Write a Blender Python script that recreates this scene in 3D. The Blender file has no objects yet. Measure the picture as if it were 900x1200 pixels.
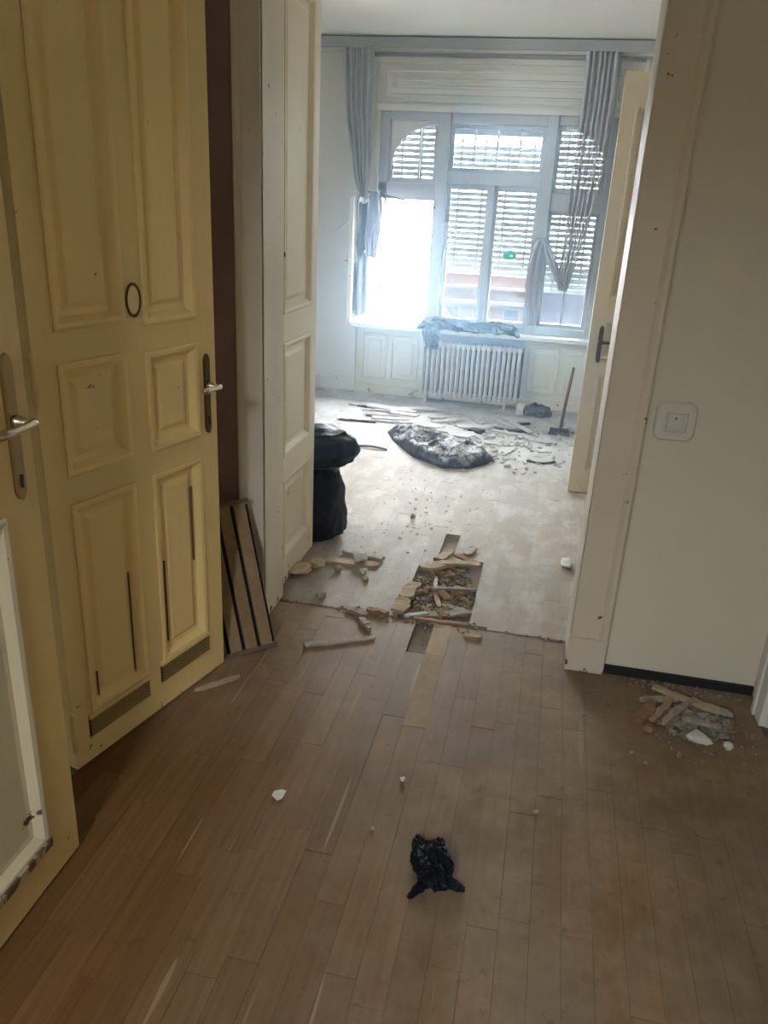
import bpy, bmesh, math, random
from mathutils import Vector, Matrix, Euler, noise
random.seed(7)
S = bpy.context.scene
COL = S.collection
PI = math.pi

# ------------------------------------------------------------------ camera
def make_camera():
    cam = bpy.data.cameras.new('camera'); o = bpy.data.objects.new('camera', cam); COL.objects.link(o)
    cam.sensor_fit = 'VERTICAL'; cam.sensor_height = 36; cam.sensor_width = 27
    cam.lens = 930 / 1200 * 36; cam.clip_start = 0.02
    p, y, r = math.radians(21.4), math.radians(11.0), math.radians(3.0)
    f = Vector((-math.sin(y)*math.cos(p), math.cos(y)*math.cos(p), -math.sin(p)))
    rt = Vector((math.cos(y), math.sin(y), 0)); up = rt.cross(f)
    r2 = rt*math.cos(r) + up*math.sin(r); u2 = up*math.cos(r) - rt*math.sin(r)
    m = Matrix((r2, u2, -f)).transposed().to_4x4(); m.translation = (0, 0, 1.55)
    o.matrix_world = m
    S.camera = o
make_camera()

# ------------------------------------------------------------------ light: overcast sky through the window and two added, unseen ones
SKY = 60.0
EXPOSURE = 0.26
def make_world():
    w = bpy.data.worlds.new('world'); S.world = w; w.use_nodes = True
    bg = w.node_tree.nodes['Background']
    bg.inputs['Color'].default_value = (0.92, 0.962, 1.0, 1); bg.inputs['Strength'].default_value = SKY
make_world()
def portal(name, loc, sx, sy, rot):
    l = bpy.data.lights.new(name, 'AREA'); l.shape = 'RECTANGLE'; l.size = sx; l.size_y = sy
    l.cycles.is_portal = True
    o = bpy.data.objects.new(name, l); COL.objects.link(o); o.location = loc; o.rotation_euler = rot
portal('window_portal', (-0.55, 6.9, 1.40), 2.3, 2.0, (-PI/2, 0, 0))
portal('added_hall_portal', (-.655, -1.68, 2.1), .5, 1.1, (PI/2, 0, 0))  # samples the sky through the added hall window
portal('added_left_portal', (-2.92, 3.68, 1.75), 1.1, .65, (0, -PI/2, 0))  # samples the sky through the added room window

S.view_settings.view_transform = 'Standard'; S.view_settings.look = 'None'
S.view_settings.gamma = 1; S.view_settings.use_curve_mapping = False
S.view_settings.exposure = EXPOSURE
S.cycles.max_bounces = 14; S.cycles.diffuse_bounces = 8; S.cycles.glossy_bounces = 4
S.cycles.transparent_max_bounces = 24; S.cycles.volume_bounces = 1
S.cycles.sample_clamp_indirect = 12
S.cycles.use_denoising = True

# ------------------------------------------------------------------ materials
class NT:
    def __init__(s, name):
        s.m = bpy.data.materials.new(name); s.m.use_nodes = True; s.t = s.m.node_tree
        s.b = s.t.nodes['Principled BSDF']; s.out = s.t.nodes['Material Output']
    def n(s, typ, **kw):
        x = s.t.nodes.new(typ)
        for k, v in kw.items(): setattr(x, k, v)
        return x
    def l(s, a, b): s.t.links.new(a, b)
    def coord(s, kind='Object', scale=(1, 1, 1), offs=None):
        if kind == 'World': src = s.n('ShaderNodeNewGeometry').outputs['Position']
        else: src = s.n('ShaderNodeTexCoord').outputs[kind]
        mp = s.n('ShaderNodeMapping'); mp.inputs['Scale'].default_value = scale
        s.l(src, mp.inputs['Vector'])
        if offs is not None:
            ad = s.n('ShaderNodeVectorMath', operation='ADD'); s.l(mp.outputs[0], ad.inputs[0]); s.l(offs, ad.inputs[1]); return ad.outputs[0]
        return mp.outputs[0]
    def noise(s, vec, scale, detail=4, rough=.55):
        x = s.n('ShaderNodeTexNoise'); x.inputs['Scale'].default_value = scale; x.inputs['Detail'].default_value = detail
        x.inputs['Roughness'].default_value = rough; s.l(vec, x.inputs['Vector']); return x.outputs['Fac']
    def ramp(s, fac, stops):
        x = s.n('ShaderNodeValToRGB'); e = x.color_ramp.elements
        while len(e) < len(stops): e.new(0.5)
        for i, (p, c) in enumerate(stops):
            e[i].position = p; e[i].color = (*c, 1) if not isinstance(c, (int, float)) else (c, c, c, 1)
        s.l(fac, x.inputs[0]); return x.outputs[0]
    def mix(s, fac, a, b, mode='MIX'):
        x = s.n('ShaderNodeMix', data_type='RGBA', blend_type=mode)
        for v, i in ((fac, 0), (a, 6), (b, 7)):
            if isinstance(v, (int, float)): x.inputs[i].default_value = v if i == 0 else (v, v, v, 1)
            elif isinstance(v, tuple): x.inputs[i].default_value = (*v, 1)
            else: s.l(v, x.inputs[i])
        return x.outputs[2]
    def math(s, op, a, b=0.0):
        x = s.n('ShaderNodeMath', operation=op)
        for v, i in ((a, 0), (b, 1)):
            if isinstance(v, (int, float)): x.inputs[i].default_value = v
            else: s.l(v, x.inputs[i])
        return x.outputs[0]
    def bump(s, h, strength=.2, dist=.01):
        x = s.n('ShaderNodeBump'); x.inputs['Strength'].default_value = strength; x.inputs['Distance'].default_value = dist
        s.l(h, x.inputs['Height']); s.l(x.outputs[0], s.b.inputs['Normal'])
    def set(s, col=None, rough=None, metal=None, spec=None):
        for k, v in (('Base Color', col), ('Roughness', rough), ('Metallic', metal), ('Specular IOR Level', spec)):
            if v is None: continue
            if isinstance(v, tuple): s.b.inputs[k].default_value = (*v, 1)
            elif isinstance(v, (int, float)): s.b.inputs[k].default_value = v
            else: s.l(v, s.b.inputs[k])
        return s.m

def plain(name, col, rough=.6, metal=0, spec=.4, vary=.12, scale=9.0, bump=.1):
    t = NT(name); v = t.coord('Object'); n = t.noise(v, scale, 6)
    c = t.mix(n, tuple(x*(1-vary) for x in col), tuple(min(1, x*(1+vary)) for x in col))
    if bump: t.bump(t.noise(v, scale*6, 3), bump, .004)
    return t.set(c, rough, metal, spec)

def paint(name, col, chip=(.10, .055, .03), amt=.66, dirt=.18, rough=.5, brush=.12):
    """old oil paint on joinery: brushed, grimy, chipped here and there"""
    t = NT(name); v = t.coord('World')
    c = t.mix(t.noise(v, 1.7, 5, .6), tuple(x*(1-dirt) for x in col), tuple(min(1, x*(1+dirt*.4)) for x in col))
    c = t.mix(t.math('MULTIPLY', t.noise(t.coord('World', (55, 55, 3)), 1.0, 3), brush*2), c, tuple(x*.72 for x in col))
    zz = t.n('ShaderNodeSeparateXYZ'); t.l(t.n('ShaderNodeNewGeometry').outputs['Position'], zz.inputs[0])
    kick = t.n('ShaderNodeMapRange'); kick.inputs[1].default_value = 0; kick.inputs[2].default_value = .16; kick.inputs[3].default_value = .085; kick.inputs[4].default_value = 0
    t.l(zz.outputs['Z'], kick.inputs[0])               # kicked and scraped most along the foot
    m = t.ramp(t.math('ADD', t.noise(v, 16, 8, .62), kick.outputs[0]), [(amt, 0.0), (amt+.025, 1.0)])
    c = t.mix(m, c, chip)
    t.bump(t.math('SUBTRACT', t.noise(t.coord('World', (60, 60, 4)), 1.0, 4), m), .22, .003)
    return t.set(c, rough, 0, .35)

def plaster(name, col, dirt=.1, warm=(.9, .85, .7)):
    t = NT(name); v = t.coord('World')
    c = t.mix(t.noise(v, 1.1, 6, .6), tuple(x*(1-dirt) for x in col), col)
    c = t.mix(t.math('MULTIPLY', t.noise(v, 3.4, 7, .65), .28), c, tuple(a*b for a, b in zip(col, warm)))
    t.bump(t.noise(v, 45, 5), .12, .004)
    return t.set(c, .8, 0, .2)

def hall_wood():
    t = NT('worn_parquet'); oi = t.n('ShaderNodeObjectInfo'); rnd = oi.outputs['Random']
    off = t.n('ShaderNodeCombineXYZ'); t.l(t.math('MULTIPLY', rnd, 37.0), off.inputs[0]); t.l(t.math('MULTIPLY', rnd, 91.0), off.inputs[1])
    base = t.ramp(rnd, [(0, (.155, .078, .028)), (.35, (.180, .095, .036)), (.7, (.205, .112, .046)), (.9, (.145, .072, .026)), (1, (.31, .185, .085))])
    g = t.noise(t.coord('Object', (62, 2.6, 10), off.outputs[0]), 1.0, 6, .6)
    c = t.mix(t.ramp(g, [(.35, 0.0), (.75, .55)]), base, (.07, .035, .014))
    w = t.coord('World')
    d = t.ramp(t.noise(w, 1.25, 7, .62), [(.40, 0.0), (.62, .75)])
    d2 = t.ramp(t.noise(w, 9, 8, .7), [(.46, .12), (.72, .85)])
    x = t.n('ShaderNodeSeparateXYZ'); t.l(t.n('ShaderNodeNewGeometry').outputs['Position'], x.inputs[0])
    tread = t.ramp(x.outputs['X'], [(0, .0), (1, 1.0)])          # swept dust lies away from the doors on one side
    tr = t.n('ShaderNodeMapRange'); tr.inputs[1].default_value = -.75; tr.inputs[2].default_value = .05; t.l(x.outputs['X'], tr.inputs[0])
    dn = t.n('ShaderNodeMapRange'); dn.inputs[1].default_value = 1.7; dn.inputs[2].default_value = 2.8; t.l(x.outputs['Y'], dn.inputs[0])
    cov = t.math('MAXIMUM', t.math('MULTIPLY', tr.outputs[0], .75), t.math('MULTIPLY', dn.outputs[0], 1.05))
    fac = t.math('MULTIPLY', t.math('ADD', t.math('MULTIPLY', d, .7), t.math('MULTIPLY', d2, .45)), cov)
    c = t.mix(t.math('MINIMUM', t.math('ADD', t.math('MULTIPLY', cov, .15), fac), .85), c, (.38, .305, .22))
    worn = t.ramp(t.noise(w, 2.3, 5, .6), [(.44, 0.0), (.60, .42)])
    c = t.mix(t.math('MULTIPLY', worn, tr.outputs[0]), c, (.16, .135, .105))
    c = t.mix(t.ramp(t.noise(w, 17, 6, .65), [(.60, 0.0), (.72, .55)]), c, (.075, .05, .03))
    sc = t.ramp(t.noise(t.coord('World', (34, 1.5, 1)), 1.0, 2, .4), [(.70, 0.0), (.73, .55)])
    c = t.mix(sc, c, (.34, .26, .18))
    t.bump(g, .12, .002)
    r = t.mix(fac, .48, .8)
    return t.set(c, r, 0, .13)

def room_wood():
    t = NT('dusty_parquet'); w = t.coord('World')
    at = t.n('ShaderNodeAttribute', attribute_name='tone')
    base = t.ramp(at.outputs['Fac'], [(0, (.20, .14, .09)), (.5, (.27, .195, .125)), (1, (.34, .25, .165))])
    g = t.noise(t.coord('World', (50, 2.5, 10)), 1.0, 5)
    c = t.mix(t.math('MULTIPLY', g, .5), base, (.12, .07, .04))
    d1 = t.ramp(t.noise(w, 1.5, 8, .62), [(.30, .35), (.62, .98)])
    d2 = t.ramp(t.noise(t.coord('World', (9, 4.5, 6)), 1.0, 8, .72), [(.47, 0.0), (.60, 1.0)])
    x = t.n('ShaderNodeSeparateXYZ'); t.l(t.n('ShaderNodeNewGeometry').outputs['Position'], x.inputs[0])
    dn = t.n('ShaderNodeMapRange'); dn.inputs[1].default_value = 2.85; dn.inputs[2].default_value = 4.4
    dn.inputs[3].default_value = .5; dn.inputs[4].default_value = .74; t.l(x.outputs['Y'], dn.inputs[0])
    c = t.mix(t.math('MULTIPLY', d1, dn.outputs[0]), c, (.34, .31, .268))
    c = t.mix(t.math('MULTIPLY', t.math('MULTIPLY', d2, d1), t.math('MULTIPLY', dn.outputs[0], .8)), c, (.50, .48, .45))
    wn = t.n('ShaderNodeMapRange'); wn.inputs[1].default_value = 4.7; wn.inputs[2].default_value = 5.5; t.l(x.outputs['Y'], wn.inputs[0])
    d3 = t.ramp(t.noise(t.coord('World', (5, 4, 5)), 1.0, 8, .7), [(.36, .15), (.60, .95)])
    c = t.mix(t.math('MULTIPLY', d3, wn.outputs[0]), c, (.56, .565, .57))
    t.bump(t.noise(w, 70, 5), .3, .004)
    return t.set(c, .62, 0, .3)

def raw_wood(name, cols, dust=.2):
    t = NT(name); rnd = t.n('ShaderNodeObjectInfo').outputs['Random']
    base = t.ramp(rnd, [(0, cols[0]), (1, cols[1])])
    g = t.noise(t.coord('Object', (60, 5, 60)), 1.0, 5)
    c = t.mix(t.math('MULTIPLY', g, .6), base, tuple(x*.45 for x in cols[0]))
    c = t.mix(t.ramp(t.noise(t.coord('World'), 30, 5), [(.5, 0.0), (.7, dust)]), c, (.55, .52, .47))
    t.bump(g, .2, .003)
    return t.set(c, .75, 0, .25)

def plastic(name, col=(.007, .009, .014), rough=.52, dust=.03, spec=.12):
    t = NT(name); v = t.coord('Object')
    d = t.ramp(t.noise(v, 14, 7, .65), [(.5, 0.0), (.75, dust)])
    c = t.mix(d, col, (.35, .34, .33))
    t.bump(t.noise(v, 28, 6, .6), .35, .01)
    return t.set(c, t.mix(d, rough, .8), 0, spec)

def speckled(name):
    t = NT(name); v = t.coord('Object')
    d = t.ramp(t.noise(v, 26, 6, .7), [(.46, 0.0), (.53, .9)])
    nz_ = t.n('ShaderNodeSeparateXYZ'); t.l(t.n('ShaderNodeNewGeometry').outputs['Normal'], nz_.inputs[0])
    d = t.math('MULTIPLY', d, t.ramp(nz_.outputs['Z'], [(.62, .08), (.97, 1.0)]))      # dust settles on what faces up
    c = t.mix(d, (.007, .009, .013), (.62, .62, .62))
    t.bump(t.noise(v, 30, 6, .6), .5, .012)
    return t.set(c, t.mix(d, .45, .9), 0, .2)

def sheer(name, col, opacity, through=.02):
    t = NT(name); tr = t.n('ShaderNodeBsdfTransparent'); di = t.n('ShaderNodeBsdfDiffuse'); tl = t.n('ShaderNodeBsdfTranslucent')
    n = t.noise(t.coord('Object', (90, 90, 6)), 1.0, 3)
    c = t.mix(n, tuple(x*.8 for x in col), col)
    t.l(c, di.inputs[0]); t.l(c, tl.inputs[0])
    a = t.n('ShaderNodeMixShader'); a.inputs[0].default_value = through; t.l(di.outputs[0], a.inputs[1]); t.l(tl.outputs[0], a.inputs[2])
    b = t.n('ShaderNodeMixShader'); b.inputs[0].default_value = opacity; t.l(tr.outputs[0], b.inputs[1]); t.l(a.outputs[0], b.inputs[2])
    t.l(b.outputs[0], t.out.inputs['Surface']); return t.m

def glass():
    t = NT('dirty_glass'); tr = t.n('ShaderNodeBsdfTransparent'); gl = t.n('ShaderNodeBsdfGlossy'); tl = t.n('ShaderNodeBsdfTranslucent')
    tr.inputs[0].default_value = (.86, .90, .90, 1); gl.inputs['Roughness'].default_value = .05
    fr = t.n('ShaderNodeFresnel'); fr.inputs[0].default_value = 1.45
    a = t.n('ShaderNodeMixShader'); t.l(fr.outputs[0], a.inputs[0]); t.l(tr.outputs[0], a.inputs[1]); t.l(gl.outputs[0], a.inputs[2])
    tl.inputs[0].default_value = (.7, .7, .68, 1)
    d = t.ramp(t.noise(t.coord('World'), 7, 6), [(.4, .001), (.75, .008)])
    b = t.n('ShaderNodeMixShader'); t.l(d, b.inputs[0]); t.l(a.outputs[0], b.inputs[1]); t.l(tl.outputs[0], b.inputs[2])
    t.l(b.outputs[0], t.out.inputs['Surface']); return t.m

def haze_mat(density):
    t = NT('glare_veil'); t.t.nodes.remove(t.b)  # bluish scatter that stands for glare in the lens
    v = t.n('ShaderNodeVolumeScatter'); v.inputs['Color'].default_value = (.52, .75, 1, 1)
    v.inputs['Density'].default_value = density; v.inputs['Anisotropy'].default_value = .82
    t.l(v.outputs[0], t.out.inputs['Volume']); return t.m

M = dict(
    cream=paint('cream_oil_paint', (.82, .625, .285), amt=.70, dirt=.24),
    brown_cream=paint('brownish_cream_paint', (.66, .475, .195), amt=.70, dirt=.24),
    cream_panel=paint('cream_panel_paint', (.84, .645, .30), amt=.69, dirt=.12),
    ivory=paint('ivory_oil_paint', (.84, .78, .64), amt=.68),
    jamb=paint('grey_cream_paint', (.76, .69, .58), amt=.67, dirt=.22),
    beige=paint('beige_yellowed_paint', (.48, .41, .29), chip=(.45, .32, .10), amt=.60),
    white_wood=paint('white_window_paint', (.74, .74, .70), chip=(.30, .26, .2), amt=.70, dirt=.1),
    frame_grey=paint('grey_window_frame_paint', (.50, .535, .57), chip=(.22, .2, .17), amt=.70, dirt=.1),  # greyer base colour shared by posts, transoms, sashes and bead
    apron=paint('pale_wainscot_paint', (.70, .69, .56), chip=(.3, .25, .18), amt=.70),
    wall=plaster('cream_wall_paint', (.76, .72, .62)),
    room_wall=plaster('pale_room_plaster', (.74, .76, .76)),
    ceiling=plaster('white_ceiling', (.80, .81, .80)),
    maroon=plain('bare_brown_boarding', (.30, .185, .18), .8, vary=.3, scale=4),
    dark=plain('dark_gap', (.02, .018, .016), .9, vary=.3),
    bitumen=plain('black_skirting_gap', (.018, .019, .021), .75, vary=.4, scale=20),
    subfloor=plain('grey_subfloor_rubble', (.24, .195, .15), .95, vary=.5, scale=24, bump=.8),
    hall_wood=hall_wood(), room_wood=room_wood(),
    pale_wood=raw_wood('raw_pale_parquet', ((.38, .27, .155), (.56, .43, .275))),
    grey_wood=raw_wood('dusty_grey_wood', ((.30, .25, .20), (.48, .42, .34)), .5),
    dusty_white=raw_wood('white_painted_scrap', ((.55, .54, .52), (.74, .73, .71)), .6),
    red_wood=raw_wood('reddish_wood_scrap', ((.30, .16, .09), (.42, .25, .15))),
    slat_wood=raw_wood('old_slat_wood', ((.28, .19, .10), (.36, .25, .14)), .1),
    rubble=raw_wood('rubble', ((.22, .19, .15), (.40, .36, .31)), .5),
    plaster_bit=plain('plaster_chunk', (.62, .62, .58), .9, vary=.2, scale=30, bump=.5),
    bag=plastic('black_bin_bag'), dusty_bag=speckled('dusty_black_film'),
    navy_cloth=plastic('dark_blue_film', (.003, .0055, .010), .8, .0, .0),
    brass=plain('tarnished_brass', (.30, .21, .09), .35, .9, bump=.05, vary=.3),
    dark_brass=plain('dark_brass', (.10, .07, .03), .45, .8, vary=.4),
    steel=plain('worn_nickel', (.62, .56, .44), .22, 1, bump=.03),
    plastic_white=plain('switch_plastic', (.66, .65, .60), .3, bump=0, vary=.04),
    radiator=plain('radiator_enamel', (.58, .56, .50), .4, vary=.1),
    shutter=plain('grey_shutter_slat', (.34, .35, .36), .6, vary=.15),
    iron=plain('dark_iron', (.05, .045, .042), .55, .5),
    broom_wood=plain('brown_broom_handle', (.13, .085, .055), .6),
    sheer=sheer('sheer_curtain', (.55, .58, .61), .972), cloth=sheer('grey_cloth', (.36, .38, .44), 1.0, .008),
    white_cloth=sheer('white_cloth', (.72, .72, .66), .985, .02),
    glass=glass(), green=plain('green_sticker', (.01, .42, .25), .4, bump=0),
    white_mark=plain('sticker_mark', (.45, .8, .65), .4, bump=0),
    facade=plain('pinkish_brick_facade', (.075, .048, .040), .9, spec=0, vary=.3, scale=3),
    slate=plain('dark_roof_slate', (.012, .012, .016), .85, spec=0, vary=.3, scale=2),
    street=plain('pale_street', (.09, .075, .07), .9, spec=0, vary=.1, scale=.3),
    dark_render=plain('dark_outer_render', (.05, .048, .045), .9, spec=0, vary=.3, scale=2),  # kept dark so the unseen outer walls throw back little light
    side=plaster('olive_side_room_paint', (.20, .19, .15)),
    bulb=plain('opal_shade', (.8, .76, .66), .4),
)

# ------------------------------------------------------------------ mesh helpers
class G:
    def __init__(s): s.bm = bmesh.new()
    def box(s, x0, x1, y0, y1, z0, z1, mtx=None, jit=0):
        vs = []
        for z in (z0, z1):
            for x, y in ((x0, y0), (x1, y0), (x1, y1), (x0, y1)):
                p = Vector((x, y, z))
                if jit: p += Vector((random.uniform(-jit, jit), random.uniform(-jit, jit), random.uniform(-jit, jit)*.4))
                vs.append(s.bm.verts.new(mtx @ p if mtx else p))
        a = vs
        for f in ((0, 3, 2, 1), (4, 5, 6, 7), (0, 1, 5, 4), (1, 2, 6, 5), (2, 3, 7, 6), (3, 0, 4, 7)):
            s.bm.faces.new([a[i] for i in f])
        return s
    def rings(s, rings, cap0=True, cap1=True, closed=True):
        R = [[s.bm.verts.new(p) for p in r] for r in rings]
        n = len(R[0])
        for a, b in zip(R, R[1:]):
            for i in range(n if closed else n-1):
                j = (i+1) % n
                s.bm.faces.new((a[i], a[j], b[j], b[i]))
        if cap0 and closed: s.bm.faces.new(list(reversed(R[0])))
        if cap1 and closed: s.bm.faces.new(R[-1])
        return s
    def tube(s, pts, r, n=8, cap=True):
        pts = [Vector(p) for p in pts]; rr = r if isinstance(r, (list, tuple)) else [r]*len(pts)
        rings = []; ref = None
        for i, p in enumerate(pts):
            t = (pts[min(i+1, len(pts)-1)] - pts[max(i-1, 0)]).normalized()
            if ref is None: ref = t.orthogonal().normalized()
            ref = (ref - t*ref.dot(t)).normalized(); b = t.cross(ref)
            rings.append([p + (ref*math.cos(2*PI*k/n) + b*math.sin(2*PI*k/n))*rr[i] for k in range(n)])
        return s.rings(rings, cap, cap)
    def lathe(s, prof, c=(0, 0, 0), axis='Z', n=20):
        rings = []
        for r, h in prof:
            ring = []
            for k in range(n):
                a = 2*PI*k/n; u, v = r*math.cos(a), r*math.sin(a)
                p = {'Z': (u, v, h), 'Y': (u, h, v), 'X': (h, u, v)}[axis]
                ring.append(Vector(p) + Vector(c))
            rings.append(ring)
        return s.rings(rings)
    def sheet(s, fn, nu, nv, thick=0.0):
        A = [[s.bm.verts.new(fn(i/nu, j/nv)) for j in range(nv+1)] for i in range(nu+1)]
        fs = [s.bm.faces.new((A[i][j], A[i+1][j], A[i+1][j+1], A[i][j+1])) for i in range(nu) for j in range(nv)]
        if thick:
            s.bm.normal_update()
            bmesh.ops.solidify(s.bm, geom=fs, thickness=thick)
        return s

def ob(name, g, mat, parent=None, smooth=False, bevel=0, loc=None, rot=None):
    bmesh.ops.recalc_face_normals(g.bm, faces=g.bm.faces)
    me = bpy.data.meshes.new(name); g.bm.to_mesh(me); g.bm.free()
    if smooth: me.polygons.foreach_set('use_smooth', [True]*len(me.polygons))
    me.materials.append(M[mat] if isinstance(mat, str) else mat)
    o = bpy.data.objects.new(name, me); COL.objects.link(o)
    if parent: o.parent = parent
    if loc: o.location = loc
    if rot: o.rotation_euler = rot
    if bevel:
        b = o.modifiers.new('bevel', 'BEVEL'); b.width = bevel; b.segments = 2; b.limit_method = 'ANGLE'
    return o
def em(name, loc=(0, 0, 0), rz=0, parent=None):
    o = bpy.data.objects.new(name, None); COL.objects.link(o); o.location = loc; o.rotation_euler = (0, 0, rz); o.empty_display_size = .1
    if parent: o.parent = parent
    return o
def thing(o, label, cat, group=None):
    o['label'] = label; o['category'] = cat
    if group: o['group'] = group
    return o
def struct(o, label=None):
    o['kind'] = 'structure'
    if label: o['label'] = label
    return o
def dup(o, parent=None, loc=None, rot=None, scale=None, name=None):
    c = o.copy(); COL.objects.link(c)
    if parent: c.parent = parent
    if loc is not None: c.location = loc
    if rot is not None: c.rotation_euler = rot
    if scale is not None: c.scale = scale
    return c
def bx(name, mat, d, parent=None, bevel=0):
    return ob(name, G().box(*d), mat, parent, bevel=bevel)
def nz(p, s=1.0, o=0): return noise.noise(Vector(p)*s + Vector((o, o*1.7, o*.3)))

# ------------------------------------------------------------------ shell
XL, XR, YB = -1.17, 0.845, -1.5          # hall
RX0, YW = -2.7, 6.65                      # room
PY0, PY1 = 2.60, 2.80                     # partition
OX0, OX1 = -0.955, 0.20                   # double doorway
H = 2.66

def wall_with_holes(name, axis, pos, thick, a0, a1, h, holes, mat, label):
    """wall slab along X (axis 'X', faces at y=pos..pos+thick) or along Y, with rectangular openings (a0,a1,z0,z1)"""
    g = G()
    def add(u0, u1, z0, z1):
        if u1-u0 < 1e-4 or z1-z0 < 1e-4: return
        if axis == 'X': g.box(u0, u1, pos, pos+thick, z0, z1)
        else: g.box(pos, pos+thick, u0, u1, z0, z1)
    cur = a0
    for (u0, u1, z0, z1) in sorted(holes):
        add(cur, u0, 0, h); add(u0, u1, 0, z0); add(u0, u1, z1, h); cur = u1
    add(cur, a1, 0, h)
    return struct(ob(name, g, mat), label)

fl = struct(bx('floor', 'subfloor', (-2.95, 2.6, -1.7, 6.95, -.12, -.022)), 'worn parquet floor running from the hall into the window room')
cl = struct(bx('ceiling', 'ceiling', (-2.95, 2.6, -1.7, 6.95, H, H+.15)), 'plain white ceiling')
wall_with_holes('wall_middle', 'X', PY0, PY1-PY0, -2.75, 2.5, H, [(OX0-.02, OX1+.02, -.0, 2.42)], 'wall', 'cream painted wall with the wide doorway and light switch')
wall_with_holes('wall_left', 'Y', XL-.12, .12, YB, PY0, H, [(.68, 1.36, 0, 2.25), (1.50, 2.30, 0, 2.25)], 'wall', 'left wall of the hall behind the cream doors')
wall_with_holes('wall_right', 'Y', XR, .12, YB, YW, H, [(1.62, 2.40, 0, 2.25), (4.60, 5.24, 0, 2.25)], 'wall', 'right wall carrying the far beige door')
HX0, HX1, HZ0, HZ1 = -.85, -.43, 1.6, 2.58
wall_with_holes('wall_behind', 'X', YB-.12, .12, -2.75, 2.5, H, [(HX0, HX1, HZ0, HZ1)], 'wall', 'end wall of the hall behind the viewer')
wall_with_holes('wall_outer_left', 'Y', -2.87, .12, YB, YW, H, [(3.4, 3.95, 1.3, 2.2)], 'room_wall', 'pale left wall of the window room')
w3 = struct(em('added_window_3'), 'added unseen side window in the left wall, for light on the room floor')  # invented opening, brings sky light onto the room floor
g = G()
for (a, b, p, q) in ((3.4, 3.45, 1.3, 2.2), (3.90, 3.95, 1.3, 2.2), (3.45, 3.90, 1.3, 1.35), (3.45, 3.90, 2.15, 2.2), (3.45, 3.90, 1.84, 1.88)): g.box(-2.85, -2.79, a, b, p, q)
ob('frame', g, 'white_wood', w3)
struct(bx('wall_outer_right', 'side', (2.4, 2.5, YB, YW, 0, H)), 'outer wall of the side room')
w2 = struct(em('added_window_2'), 'added unseen high window in the end wall of the hall, for light on the cream wall')  # invented opening, lights the hall from behind the camera
g = G()
for (a, b, p, q) in ((HX0, HX0+.04, HZ0, HZ1), (HX1-.04, HX1, HZ0, HZ1), (HX0, HX1, HZ0, HZ0+.04), (HX0, HX1, HZ1-.04, HZ1)): g.box(a, b, YB-.09, YB-.04, p, q)
ob('frame', g, 'white_wood', w2)
WX0, WX1, WZ0, WZ1 = -1.56, 0.30, 0.60, 2.19
wall_with_holes('wall_back', 'X', YW, .25, -2.85, 2.5, H, [(WX0, WX1, WZ0, WZ1)], 'room_wall', 'pale window wall at the far end of the room')

# ---- hall parquet, block by block
W_PL = .0715
pl_mesh = []
for k in range(4):
    g = G(); L = (.44, .36, .50, .40)[k]
    g.box(-W_PL/2+.0003, W_PL/2-.0003, -L/2+.0003, L/2-.0003, -.022, 0)
    o = ob('plank', g, 'hall_wood', fl); o['L'] = L
    pl_mesh.append((o, L))
used = [False]*4; n_pl = 0; gaps_raw = []
row = 0; x = XL + W_PL/2 + .002
while x < XR - .01:
    y = .56 - random.uniform(0, .4)
    while y < PY0+.165:
        k = random.randrange(4); o0, L = pl_mesh[k]
        cy = y + L/2
        over = y + L - (PY0+.165)
        cut_missing = abs(x+.335) < W_PL*.5 and 2.40 < cy < 2.78
        if L-max(over,0) < .02: break
        if not cut_missing and cy > .6:
            if used[k]: o = dup(o0, fl)
            else: o = o0; used[k] = True
            sc = 1 - max(0, over)/L if over > 0 else 1
            o.location = (x, y + L*sc/2, random.uniform(-.0009, .0006)); o.scale = (1, sc, 1)
            o.rotation_euler = (random.uniform(-.0006, .0006), random.uniform(-.006, .006), 0)
            if -.31 < x < -.22 and 2.2 < y + L*sc/2 < 2.78:
                o.active_material = o.active_material  # shared mesh keeps the varnish; bare one is rebuilt below
                gaps_raw.append(o)
            n_pl += 1
        y += L
    x += W_PL
for o in gaps_raw:                                   # boards whose varnish came off with the torn patch
    me = o.data.copy(); me.materials.clear(); me.materials.append(M['pale_wood']); o.data = me
    o['label'] = 'bare pale board that has lost its varnish'
# floor of the near hall outside the frame stays one slab
bx('plank', 'hall_wood', (XL, XR, YB, .42, -.022, -.001), fl)

# ---- dusty parquet of the window room, one field (covered by dust)
def room_floor():
    bm = bmesh.new(); lay = None
    tones = []
    g = G(); g.bm.free(); g.bm = bm
    x = RX0 - .05
    while x < XR:
        y = PY0 + .178 - random.uniform(0, .35)
        while y < YW:
            L = random.choice((.36, .42, .5)); y0 = max(y, PY0+.178); y1 = min(y+L, YW)
            y += L
            if y1-y0 < .03: continue
            xc, yc = x+W_PL/2, (y0+y1)/2
            # torn-out patch: right edge x=-.19, left edge runs from (-.47,2.74) to (-.33,3.43)
            left = -.47 + max(0, (yc-2.76))*.17 - (.0 if yc > 3.0 else .01)
            if left-.03 < xc < -.175 and yc < 3.48: continue
            dz = random.uniform(-.0008, .0005)
            g.box(x+.00015, x+W_PL-.00015, y0+.00015, y1-.00015, -.022, dz); tones.append(random.random())
        x += W_PL
    o = ob('parquet_field', g, 'room_wood', fl); o['kind'] = 'stuff'
    at = o.data.attributes.new('tone', 'FLOAT', 'FACE')
    at.data.foreach_set('value', [t for t in tones for _ in range(6)])
room_floor()

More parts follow.
